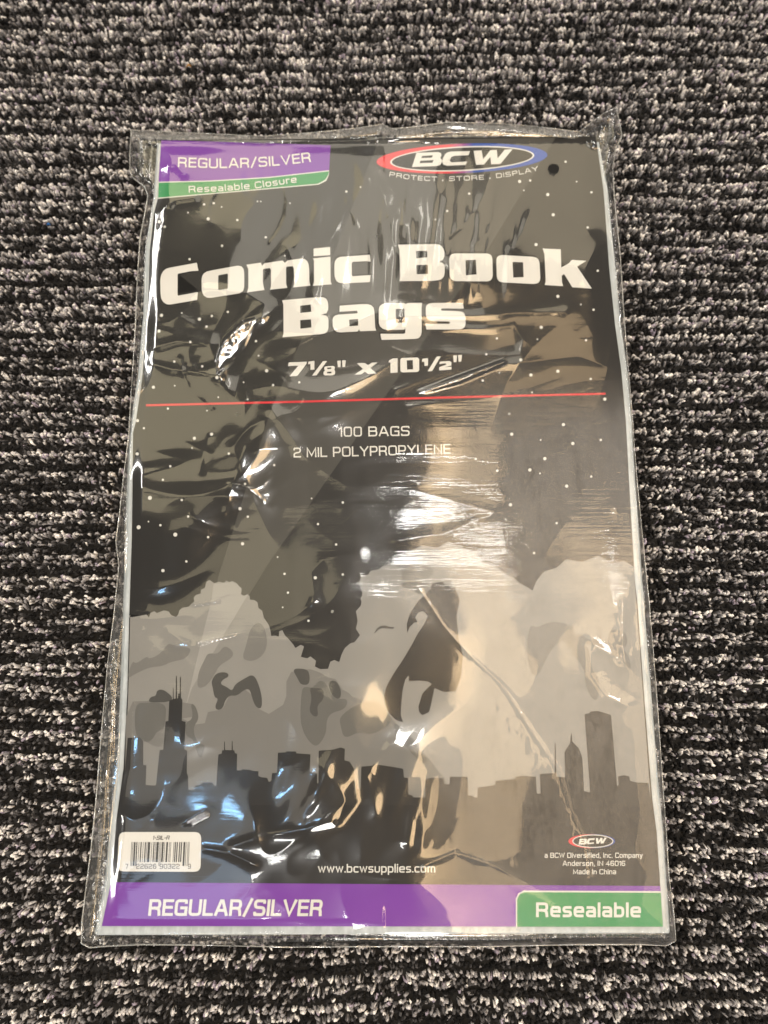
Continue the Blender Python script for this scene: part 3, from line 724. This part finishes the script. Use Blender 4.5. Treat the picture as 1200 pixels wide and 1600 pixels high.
# ------------------------------------------------------------------ clear outer bag
OUT_L = [(205, 203), (203, 240), (203, 268), (208, 278), (226, 292), (231, 306), (227, 330), (219, 370), (215, 430), (211, 520), (206, 600), (201, 680), (193, 745), (187, 800), (181, 845), (186, 885), (178, 960), (168, 1040), (158, 1150), (150, 1250), (143, 1320), (134, 1390), (128, 1440), (127, 1474)]
OUT_R = [(963, 168), (972, 212), (962, 232), (957, 262), (962, 330), (969, 400), (974, 480), (980, 560), (987, 640), (991, 700), (999, 790), (1006, 860), (1014, 940), (1020, 1010), (1027, 1100), (1033, 1190), (1040, 1290), (1045, 1370), (1053, 1430), (1056, 1470)]
OUT_T = [(205, 203), (260, 206), (330, 209), (410, 213), (480, 208), (560, 200), (597, 194), (612, 201), (640, 199), (700, 191), (780, 193), (850, 199), (905, 206), (925, 190), (945, 176), (963, 168)]
OUT_B = [(127, 1474), (140, 1481), (160, 1479), (220, 1476), (330, 1477), (450, 1480), (600, 1479), (760, 1479), (900, 1476), (1010, 1476), (1040, 1478), (1056, 1470)]


def resample(pts, n, bias=False):
    p = np.asarray(pts, float)
    d = np.concatenate([[0], np.cumsum(np.linalg.norm(np.diff(p, axis=0), axis=1))])
    t = np.linspace(0, d[-1], n)
    return np.stack([np.interp(t, d, p[:, 0]), np.interp(t, d, p[:, 1])], -1)


def coons(nu, nv):
    T, Bm, L, R_ = resample(OUT_T, nu), resample(OUT_B, nu), resample(OUT_L, nv), resample(OUT_R, nv)
    u = np.linspace(0, 1, nu)[None, :, None]; v = np.linspace(0, 1, nv)[:, None, None]
    return (1 - v) * T[None] + v * Bm[None] + (1 - u) * L[:, None] + u * R_[:, None] - ((1 - u) * (1 - v) * T[0] + u * (1 - v) * T[-1] + (1 - u) * v * Bm[0] + u * v * Bm[-1])


def seg_dist(q, pts, closed=False):
    p = np.asarray(pts, float)
    if closed: p = np.concatenate([p, p[:1]])
    best = np.full(len(q), 1e9)
    for a, b_ in zip(p[:-1], p[1:]):
        e = b_ - a; t = np.clip(((q - a) @ e) / (e @ e + 1e-12), 0, 1)
        best = np.minimum(best, np.linalg.norm(q - a - t[:, None] * e, axis=1))
    return best


def inside(q, pts):
    p = np.asarray(pts, float); r = np.zeros(len(q), bool)
    for a, b_ in zip(p, np.roll(p, -1, 0)):
        c = (a[1] > q[:, 1]) != (b_[1] > q[:, 1])
        xi = (b_[0] - a[0]) * (q[:, 1] - a[1]) / (b_[1] - a[1] + 1e-12) + a[0]
        r ^= c & (q[:, 0] < xi)
    return r


def field(seed, sx, sy, rot=0.0):
    """smooth random field on a 2 px raster, unit variance"""
    g = np.random.default_rng(seed)
    h, w = 820, 620
    fy = np.fft.fftfreq(h)[:, None] * np.pi; fx = np.fft.rfftfreq(w)[None] * np.pi
    c, s = math.cos(rot), math.sin(rot)
    a = fx * c + fy * s; b_ = -fx * s + fy * c
    f = np.fft.rfft2(g.normal(size=(h, w))) * np.exp(-.5 * ((a * sx) ** 2 + (b_ * sy) ** 2))
    r = np.fft.irfft2(f, (h, w))
    return (r - r.mean()) / r.std()


def samp(fld, q):
    x = np.clip(q[:, 0] / 2, 0, fld.shape[1] - 2.001); y = np.clip(q[:, 1] / 2, 0, fld.shape[0] - 2.001)
    i = x.astype(int); j = y.astype(int); a = x - i; b_ = y - j
    return (fld[j, i] * (1 - a) + fld[j, i + 1] * a) * (1 - b_) + (fld[j + 1, i] * (1 - a) + fld[j + 1, i + 1] * a) * b_


def sstep(a, b_, x):
    t = np.clip((x - a) / (b_ - a), 0, 1); return t * t * (3 - 2 * t)


def box_w(q, x0, x1, y0, y1, s=30):
    return sstep(x0 - s, x0 + s, q[:, 0]) * (1 - sstep(x1 - s, x1 + s, q[:, 0])) * sstep(y0 - s, y0 + s, q[:, 1]) * (1 - sstep(y1 - s, y1 + s, q[:, 1]))


NU, NV = 520, 650
grid = coons(NU, NV).reshape(-1, 2)
STACK = STL + STR[::-1]
OUTL = OUT_T + OUT_R[1:] + OUT_B[::-1][1:] + OUT_L[::-1][1:-1]
ins_m = inside(grid, STACK)
d_in = np.where(ins_m, 0, seg_dist(grid, STACK, True))
d_ed = np.where(ins_m, seg_dist(grid, STACK, True), 0)
d_out = seg_dist(grid, OUTL, True)
e = d_in / (d_in + d_out + 1e-6)
wi = np.where(grid[:, 0] > 600, sstep(-12, 52, d_ed), sstep(0, 24, d_ed))                        # wrinkles grow inwards from the pack's rim

mm = .001
# warp the coordinates a little so that creases do not run straight
wq = grid + np.stack([samp(field(1, 55, 55), grid), samp(field(2, 55, 55), grid)], -1) * 14
cling = sstep(620, 740, grid[:, 0]) * sstep(600, 720, grid[:, 1])
cw = box_w(grid, 520, 770, 660, 930, 60)
cl = (1 - .72 * cling) * (1 - .7 * cw)
h = .85 * samp(field(3, 58, 58), wq) * cl
h += .54 * (1 - np.abs(samp(field(4, 40, 52, .5), wq))) * cl
h += .27 * (1 - np.abs(samp(field(5, 64, 18, -.12), wq))) * cl * sstep(420, 520, grid[:, 1]) * (1 - sstep(980, 1080, grid[:, 1]))
h += .09 * (1 - np.abs(samp(field(6, 16, 22, .7), wq))) * cl
# fine upright gathers under the logo and at the skyline
h += .085 * samp(field(7, 5, 46, .08), grid) * box_w(grid, 470, 870, 300, 470, 40)
h += .04 * samp(field(17, 3, 24, .05), grid) * box_w(grid, 500, 860, 330, 450, 30)
h += .10 * samp(field(8, 8, 40, .45), wq) * box_w(grid, 380, 690, 1160, 1290, 40)
h += .03 * samp(field(9, 6, 26, -.1), grid) * box_w(grid, 250, 930, 190, 300, 25)
# flat-lying horizontal waves in the middle
h += .075 * np.sin((grid[:, 1] + 10 * samp(field(10, 90, 60), grid)) / 44 * 2 * np.pi) * box_w(grid, 500, 770, 650, 930, 60)
# single creases and folds: polyline, half width px, height mm, 0 round .. 1 sharp
for pts, w_, a_, sh in [
    ([(655, 930), (690, 985), (735, 1040), (765, 1075), (800, 1125), (870, 1205), (884, 1262), (908, 1320), (915, 1360)], 4.5, .25, 1),
    ([(672, 1345), (720, 1325), (780, 1345), (850, 1385), (935, 1455)], 4.5, .24, 1),
    ([(655, 1300), (655, 1270), (672, 1262), (680, 1300)], 6, .2, 0),
    ([(425, 640), (470, 710), (540, 755), (640, 772), (768, 800), (690, 842), (620, 850)], 8, .20, .6),
    ([(352, 700), (380, 760), (420, 850), (462, 910), (482, 945)], 20, .55, .5),
    ([(482, 945), (445, 972), (415, 985)], 9, .3, 1),
    ([(482, 945), (478, 900), (500, 880), (560, 868)], 9, .25, .6),
    ([(408, 492), (385, 520), (362, 555), (338, 588)], 13, .60, .6),
    ([(408, 492), (412, 470), (380, 450), (320, 440)], 10, .3, .6),
    ([(215, 545), (270, 530), (345, 535)], 10, .35, .6),
    ([(340, 588), (260, 575), (215, 560)], 8, .25, 1),
    ([(600, 505), (700, 500), (800, 488), (882, 490)], 9, .35, .7),
    ([(690, 525), (800, 508), (818, 530), (815, 550), (700, 560)], 8, .28, .8),
    ([(620, 612), (700, 585), (800, 565), (905, 560), (960, 580)], 10, .35, .7),
    ([(640, 640), (740, 620), (880, 590)], 8, .25, .7),
    ([(985, 735), (972, 770), (958, 790)], 7, .3, .6),
    ([(988, 905), (976, 950), (972, 1000), (976, 1030)], 8, .3, .6),
    ([(1004, 920), (1004, 1000), (980, 1035)], 6, .25, .6),
    ([(1003, 1040), (1003, 1150), (1005, 1290), (1002, 1340)], 12, .45, .3),
    ([(924, 1018), (922, 1050), (945, 1080), (985, 1098)], 8, .28, .6),
    ([(925, 1005), (960, 1025), (1000, 1060)], 8, .25, .6),
    ([(962, 1110), (938, 1165), (934, 1225), (958, 1290), (985, 1335), (1015, 1375)], 13, .45, .4),
    ([(196, 1075), (212, 1102), (206, 1200), (196, 1275)], 7, .4, .6),
    ([(270, 985), (305, 1008), (372, 992)], 6, .25, .6),
    ([(300, 942), (370, 932)], 5, .18, .8),
    ([(282, 1005), (300, 1000)], 5, .18, .8),
    ([(200, 960), (235, 950)], 6, .22, .8),
    ([(205, 1000), (232, 982)], 6, .22, .8),
    ([(265, 1290), (330, 1272)], 9, .22, .3),
    ([(360, 1330), (400, 1318), (480, 1305), (520, 1290)], 8, .3, .8),
    ([(320, 1330), (355, 1340), (395, 1362)], 6, .25, .8),
    ([(610, 1170), (575, 1215), (590, 1270)], 9, .3, .5),
    ([(500, 1200), (540, 1250), (530, 1290)], 9, .3, .5),
    ([(865, 264), (900, 270), (940, 285)], 6, .35, .8),
    ([(865, 264), (860, 235), (845, 215)], 6, .3, .8),
    ([(865, 264), (840, 300), (800, 380)], 8, .3, .6),
    ([(865, 264), (890, 320), (930, 360)], 9, .3, .6),
    ([(245, 330), (270, 310), (300, 305)], 5, .3, .9),
    ([(245, 265), (275, 255), (285, 268)], 5, .28, .9),
    ([(430, 215), (560, 250), (600, 300)], 12, .3, .5),
    ([(500, 320), (470, 380), (420, 410)], 12, .4, .5),
]:
    d = seg_dist(wq if sh < .35 else grid + (wq - grid) * .35, pts)
    g_ = np.exp(-.5 * (d / w_) ** 2); s_ = np.exp(-d / w_)
    h += a_ * (1.6 if sh >= .6 else .8) * ((1 - sh) * g_ + sh * s_)
h -= np.minimum(0, h.min()) * 0
# scattered short hairline creases
gr3 = np.random.default_rng(19)
for _ in range(46):
    cx_, cy_ = gr3.uniform(240, 960), gr3.uniform(235, 960)
    if cx_ > 640 and cy_ > 620: continue
    th_ = gr3.normal(.1, .7) if cy_ > 480 else gr3.normal(1.35, .5)
    ln_ = gr3.uniform(18, 60); bend = gr3.uniform(-.35, .35) * ln_
    dx_, dy_ = math.cos(th_), -math.sin(th_)
    pts = [(cx_ + t * ln_ * dx_ + bend * (1 - t * t) * dy_, cy_ + t * ln_ * dy_ - bend * (1 - t * t) * dx_) for t in (-1, -.5, 0, .5, 1)]
    near = (np.abs(grid[:, 0] - cx_) < 110) & (np.abs(grid[:, 1] - cy_) < 110)
    d = seg_dist(grid[near], pts)
    h[near] += gr3.uniform(.06, .2) * np.exp(-d / gr3.uniform(3, 6))
# puckers where the film is pinched along the long creases
pk = samp(field(41, 3.0, 3.0), grid) + .8 * samp(field(42, 2.5, 9), grid)
for pts, a_, w_ in [([(655, 930), (690, 985), (735, 1040), (765, 1075), (800, 1125), (870, 1205)], .022, 9), ([(690, 1310), (720, 1325), (780, 1345), (850, 1385), (935, 1455)], .010, 8),
                    ([(985, 905), (974, 960), (974, 1030), (1004, 1000), (1004, 920)], .05, 9), ([(408, 492), (385, 520), (362, 555), (338, 588)], .025, 9), ([(880, 1215), (884, 1262), (908, 1320)], .03, 8)]:
    h += a_ * pk * np.exp(-.5 * (seg_dist(grid, pts) / w_) ** 2)
# small taut facets of film, tilted so that they mirror a lamp overhead
W0 = P(grid[:, 0], grid[:, 1], ZC)
for poly, tgt, rough_ in [
    ([(408, 492), (400, 512), (384, 545), (358, 572), (338, 588), (336, 562), (348, 528), (378, 500)], (.22, .49, 2.19), .055),
    ([(278, 1292), (322, 1266), (330, 1274), (300, 1290)], (-.615, -.253, 2.19), .008),
    ([(300, 943), (345, 936), (345, 941), (302, 948)], (-.615, -.253, 2.19), .006),
    ([(305, 1002), (368, 988), (370, 994), (310, 1010)], (-.615, -.253, 2.19), .006),
    ([(642, 613), (700, 591), (788, 560), (794, 569), (722, 600), (662, 617)], (.22, .49, 2.19), .05),
]:
    m_ = np.where(inside(grid, poly), sstep(0, 4.5, seg_dist(grid, poly, True)), 0)
    sel = m_ > 0
    if not sel.any(): continue
    ctr = W0[sel].mean(0)
    vw = np.array([0, 0, ZCAM]) - ctr; vw /= np.linalg.norm(vw)
    lw_ = np.array(tgt) - ctr; lw_ /= np.linalg.norm(lw_)
    nn_ = vw + lw_
    c0 = max(h[sel].mean(), 1.0)
    pl = c0 + (-(nn_[0] / nn_[2]) * (W0[:, 0] - ctr[0]) - (nn_[1] / nn_[2]) * (W0[:, 1] - ctr[1])) * 1000 / .82 + rough_ * samp(field(71, 3, 4, .6), grid)
    h = h * (1 - m_) + pl * m_
lift = .45 * mm + np.log1p(np.exp((h - .3) * 1.6)) / 1.6 * mm
# margins: film falls from the stack's rim to the seams, gathered lengthwise
vert = (samp(field(21, 3.6, 90), grid) * .8 + samp(field(22, 7, 60, .05), grid))
hori = (samp(field(23, 90, 3.2), grid) * .8 + samp(field(24, 60, 7), grid))
side_w = np.where((grid[:, 1] > 1440) | (grid[:, 1] < 225), 0, 1)
rip = np.where(side_w > 0, vert, hori) * 1.4 * mm * (4 * e * (1 - e))
ztop = ZC + lift * (wi * .85 + .15)
zedge = .0045 + .0008 * samp(field(25, 40, 40), grid)
topz = sstep(230, 195, -grid[:, 1] + 425)
z = zedge + (ztop - zedge) * np.sqrt(np.clip(1 - e ** 2.2, 0, 1)) + rip
ear = box_w(grid, 915, 980, 160, 225, 12) + box_w(grid, 195, 236, 198, 285, 10)
z += ear * .002 * (samp(field(26, 12, 14), grid) + .6)


def film_material(name, milk, f0, rough_hi):
    k = NT(name)
    lw = k.n('ShaderNodeLayerWeight', i_0=.5)
    fr = k.math('ADD', k.math('MULTIPLY', k.math('POWER', lw.outputs['Facing'], 5.0), 1 - f0), f0, True)
    tr = k.n('ShaderNodeBsdfTransparent'); tr.inputs[0].default_value = (.965, .97, .965, 1)
    df = k.n('ShaderNodeBsdfDiffuse'); df.inputs[0].default_value = (.75, .75, .72, 1)
    mk = k.n('ShaderNodeMixShader', i_0=milk); k.l(tr.outputs[0], mk.inputs[1]); k.l(df.outputs[0], mk.inputs[2])
    gs = k.n('ShaderNodeBsdfGlossy'); gs.inputs[0].default_value = (1, 1, 1, 1)
    # smooth film on the left; where it clings to the card it takes on the card's grain
    tc = k.n('ShaderNodeTexCoord'); sx = k.n('ShaderNodeSeparateXYZ'); k.l(tc.outputs['Object'], sx.inputs[0])
    warp = k.noise(22, (1, 1, 1), 2)
    xx = k.math('ADD', sx.outputs[0], k.math('MULTIPLY', k.math('SUBTRACT', warp, .5), .07))
    mr = k.n('ShaderNodeMapRange', interpolation_type='SMOOTHSTEP'); mr.inputs[1].default_value = .012; mr.inputs[2].default_value = .036
    k.l(xx, mr.inputs[0])
    my = k.n('ShaderNodeMapRange', interpolation_type='SMOOTHSTEP'); my.inputs[1].default_value = .13; my.inputs[2].default_value = .085
    k.l(sx.outputs[1], my.inputs[0])
    cl_ = k.math('MULTIPLY', mr.outputs[0], my.outputs[0])
    gs.inputs['Roughness'].default_value = .025
    gr_ = k.n('ShaderNodeBsdfGlossy'); gr_.inputs[0].default_value = (1, 1, 1, 1)
    k.l(k.math('ADD', k.math('MULTIPLY', cl_, rough_hi - .15), .15), gr_.inputs['Roughness'])
    streak = k.noise(420, (.06, 1.9, 1), 3, .65)
    # drawn-film streaks, strongest across the middle of the sheet
    smid = k.n('ShaderNodeMapRange', interpolation_type='SMOOTHSTEP'); smid.inputs[1].default_value = -.03; smid.inputs[2].default_value = .0; k.l(xx, smid.inputs[0])
    dy_ = k.math('ABSOLUTE', k.math('SUBTRACT', sx.outputs[1], .062))
    sm2 = k.n('ShaderNodeMapRange', interpolation_type='SMOOTHSTEP'); sm2.inputs[1].default_value = .055; sm2.inputs[2].default_value = .025; k.l(dy_, sm2.inputs[0])
    stw = k.math('ADD', k.math('MULTIPLY', k.math('MULTIPLY', smid.outputs[0], sm2.outputs[0]), .75), .13)
    bp = k.n('ShaderNodeBump', i_Distance=.00006); k.l(streak, bp.inputs['Height']); k.l(stw, bp.inputs['Strength'])
    gr = k.noise(2400, (1.3, .5, 1), 3, .65)
    b2 = k.n('ShaderNodeBump', i_Distance=.00013); k.l(gr, b2.inputs['Height']); k.l(k.math('MULTIPLY', cl_, .8), b2.inputs['Strength']); k.l(bp.outputs[0], b2.inputs['Normal'])
    k.l(bp.outputs[0], gs.inputs['Normal'])
    k.l(b2.outputs[0], gr_.inputs['Normal'])
    # patchy contact between film and paper: the clinging film mirrors unevenly along the fibres
    fib = k.noise(1500, (1.0, .32, 1), 4, .7); big = k.noise(120, (1.6, .5, 1), 3, .6)
    pat = k.math('ADD', k.math('MULTIPLY', k.math('SUBTRACT', fib, .5), 1.9), k.math('MULTIPLY', k.math('SUBTRACT', big, .5), 1.1))
    pv = k.math('ADD', k.math('MULTIPLY', k.math('MULTIPLY', pat, cl_), 1.0), .95, True)
    pc = k.n('ShaderNodeCombineColor')
    for i in range(3): k.l(pv, pc.inputs[i])
    k.l(pc.outputs[0], gr_.inputs[0])
    gm = k.n('ShaderNodeMixShader'); k.l(k.math('ADD', k.math('MULTIPLY', cl_, .36), .44), gm.inputs[0]); k.l(gs.outputs[0], gm.inputs[1]); k.l(gr_.outputs[0], gm.inputs[2])
    mx = k.n('ShaderNodeMixShader'); k.l(fr, mx.inputs[0]); k.l(mk.outputs[0], mx.inputs[1]); k.l(gm.outputs[0], mx.inputs[2])
    k.l(mx.outputs[0], k.out.inputs[0])
    return k.m


filmM = film_material('clear_film', .006, .105, .36)
seamM = film_material('seam_film', .40, .20, .1)
sealM = film_material('sealed_film', .22, .14, .12)


def grid_quads(nu, nv):
    i = np.arange(nv - 1)[:, None]; j = np.arange(nu - 1)[None]
    a = (i * nu + j).ravel()
    return np.stack([a, a + nu, a + nu + 1, a + 1], -1)


W = P(grid[:, 0], grid[:, 1], z)
Qf = grid_quads(NU, NV)
qc = grid[Qf].mean(1)
Qf = Qf[((qc[:, 0] - 865) / 9.5) ** 2 + ((qc[:, 1] - 264) / 8) ** 2 > 1]      # the hang hole goes through the film too
film = link(bpy.data.objects.new('outer_bag', fast_mesh('outer_bag', W, Qf, filmM)), pack)
film['label'] = 'wrinkled clear plastic film with glare over the card'
# underside of the bag, resting on the carpet and meeting the top film at the seams
g3 = coons(110, 160)
b3 = g3.reshape(-1, 2)
eo = seg_dist(b3, OUTL, True)
zb = .0007 + .0036 * np.exp(-eo / 6.0)
link(bpy.data.objects.new('bag_underside', fast_mesh('bag_underside', P(b3[:, 0], b3[:, 1], zb), grid_quads(110, 160)[:, ::-1], filmM)), film)
# crimped seal strip along the top edge
ns, nw = 640, 5
tp = resample([(x, y) for x, y in OUT_T[:13]], ns)
vs = []
for j in range(nw):
    f_ = j / (nw - 1)
    px = tp[:, 0]; py = tp[:, 1] + 1 + f_ * 11
    qq = np.stack([px, py], -1)
    crimp = .00012 * np.sin(np.arange(ns) * np.pi)  # replaced below by explicit ribs
    ribs = np.where((np.arange(ns) // 2) % 2 == 0, .00016, 0)
    dd = np.minimum(((grid[None, ::1, :] - qq[:1, None]) ** 2).sum(-1), 1e9) if False else None
    vs.append((px, py, ribs))
# height of the film under the strip, read from the film grid by nearest column/row
gz = z.reshape(NV, NU); gp = grid.reshape(NV, NU, 2)
rows = []
for px, py, ribs in vs:
    ci = np.clip(np.searchsorted(gp[4, :, 0], px), 0, NU - 1)
    zz = np.array([np.interp(y_, gp[:40, c_, 1], gz[:40, c_]) for y_, c_ in zip(py, ci)])
    rows.append(P(px, py, zz + .0003 + ribs))
sv = np.concatenate(rows)
link(bpy.data.objects.new('top_seal', fast_mesh('top_seal', sv, grid_quads(ns, nw), sealM, False)), film)
# folded side and bottom seams: fine welded beads along the bag's outline
def bead(pts, r, n, zoff):
    p = resample(pts, n)
    zz = .0045 + .0006 * samp(field(31, 14, 14), p) + zoff
    c = P(p[:, 0], p[:, 1], zz)
    tg = np.gradient(c, axis=0); tg /= np.linalg.norm(tg, axis=1, keepdims=True)
    up = np.array([0, 0, 1.0]); sd = np.cross(tg, up); sd /= np.linalg.norm(sd, axis=1, keepdims=True)
    nn = np.cross(sd, tg)
    rr = r * (1 + .15 * samp(field(32, 8, 8), p))[:, None]
    V = np.concatenate([c + rr * (np.cos(a) * sd + np.sin(a) * nn) for a in np.arange(6) / 6 * 2 * np.pi])
    i = np.arange(n - 1)
    Q = np.concatenate([np.stack([k_ * n + i, k_ * n + i + 1, ((k_ + 1) % 6) * n + i + 1, ((k_ + 1) % 6) * n + i], -1) for k_ in range(6)])
    return V, Q


for pts, r in [(OUT_L, .00022), (OUT_R, .00022), (OUT_B, .00018), (OUT_T, .00016)]:
    V, Q = bead(pts, r, 300, 0)
    link(bpy.data.objects.new('seam', fast_mesh('seam', V, Q, seamM)), film)

# loose side folds: a second, gathered layer of film along both long edges
def side_fold(inner, outer, y0, y1, seed, zin, n=460, m=30):
    yy = np.linspace(y0, y1, n)
    xi = np.interp(yy, [p[1] for p in inner], [p[0] for p in inner]); xo = np.interp(yy, [p[1] for p in outer], [p[0] for p in outer])
    t = np.linspace(0.04, 1, m)[None]
    px = xi[:, None] + (xo - xi)[:, None] * t; py = np.repeat(yy[:, None], m, 1)
    q = np.stack([px.ravel(), py.ravel()], -1)
    rip_ = (samp(field(seed, 2.4, 60), q) + samp(field(seed + 1, 4.5, 30, .1), q) + .6 * samp(field(seed + 2, 5, 12, .5), q)).reshape(n, m)
    zz = zin + (.0058 - zin) * t ** 1.5 + rip_ * .0007 * np.sqrt(np.clip(t * (1.04 - t) * 4, 0, 1)) + .0009
    V = P(px, py, zz).reshape(-1, 3)
    link(bpy.data.objects.new('side_fold', fast_mesh('side_fold', V, grid_quads(m, n), foldM)), film)


foldM = film_material('folded_film', .06, .12, .1)
side_fold(STL, OUT_L, 640, 1470, 51, ZC - .001)
side_fold(STR, OUT_R, 470, 1468, 61, ZC - .001)

# ------------------------------------------------------------------ lint on the carpet
def lint(name, px, py, c, L, label):
    k = NT(name + '_fibre'); b = k.n('ShaderNodeBsdfPrincipled'); b.inputs['Roughness'].default_value = .8
    r_ = k.n('ShaderNodeValToRGB'); r_.color_ramp.elements[0].color = (*[v * .6 for v in c], 1); r_.color_ramp.elements[1].color = (*c, 1)
    k.l(k.noise(2500), r_.inputs[0]); k.l(r_.outputs[0], b.inputs['Base Color']); k.l(b.outputs[0], k.out.inputs[0])
    t = np.linspace(0, 1, 9)
    c0 = P(px, py, .0006)
    ctr = np.stack([c0[0] + L * (t - .5), c0[1] + L * .4 * np.sin(t * 3), c0[2] + .0004 * np.sin(t * np.pi)], -1)
    V = np.concatenate([ctr + np.array([0, math.cos(a), math.sin(a)]) * (.0002 + .0003 * np.sin(t * np.pi))[:, None] for a in np.arange(5) / 5 * 6.283])
    i = np.arange(8)
    Q = np.concatenate([np.stack([q * 9 + i, q * 9 + i + 1, ((q + 1) % 5) * 9 + i + 1, ((q + 1) % 5) * 9 + i], -1) for q in range(5)])
    o = link(bpy.data.objects.new(name, fast_mesh(name, V, Q, k.m)))
    o['label'] = label; o['category'] = 'lint'


lint('lint_fleck', 76, 352, (.02, .16, .5), .0014, 'tiny bright blue lint fleck caught in the carpet loops')
lint('lint_fleck', 295, 105, (.5, .25, .06), .0022, 'tiny orange brown lint fibre caught in the carpet loops')
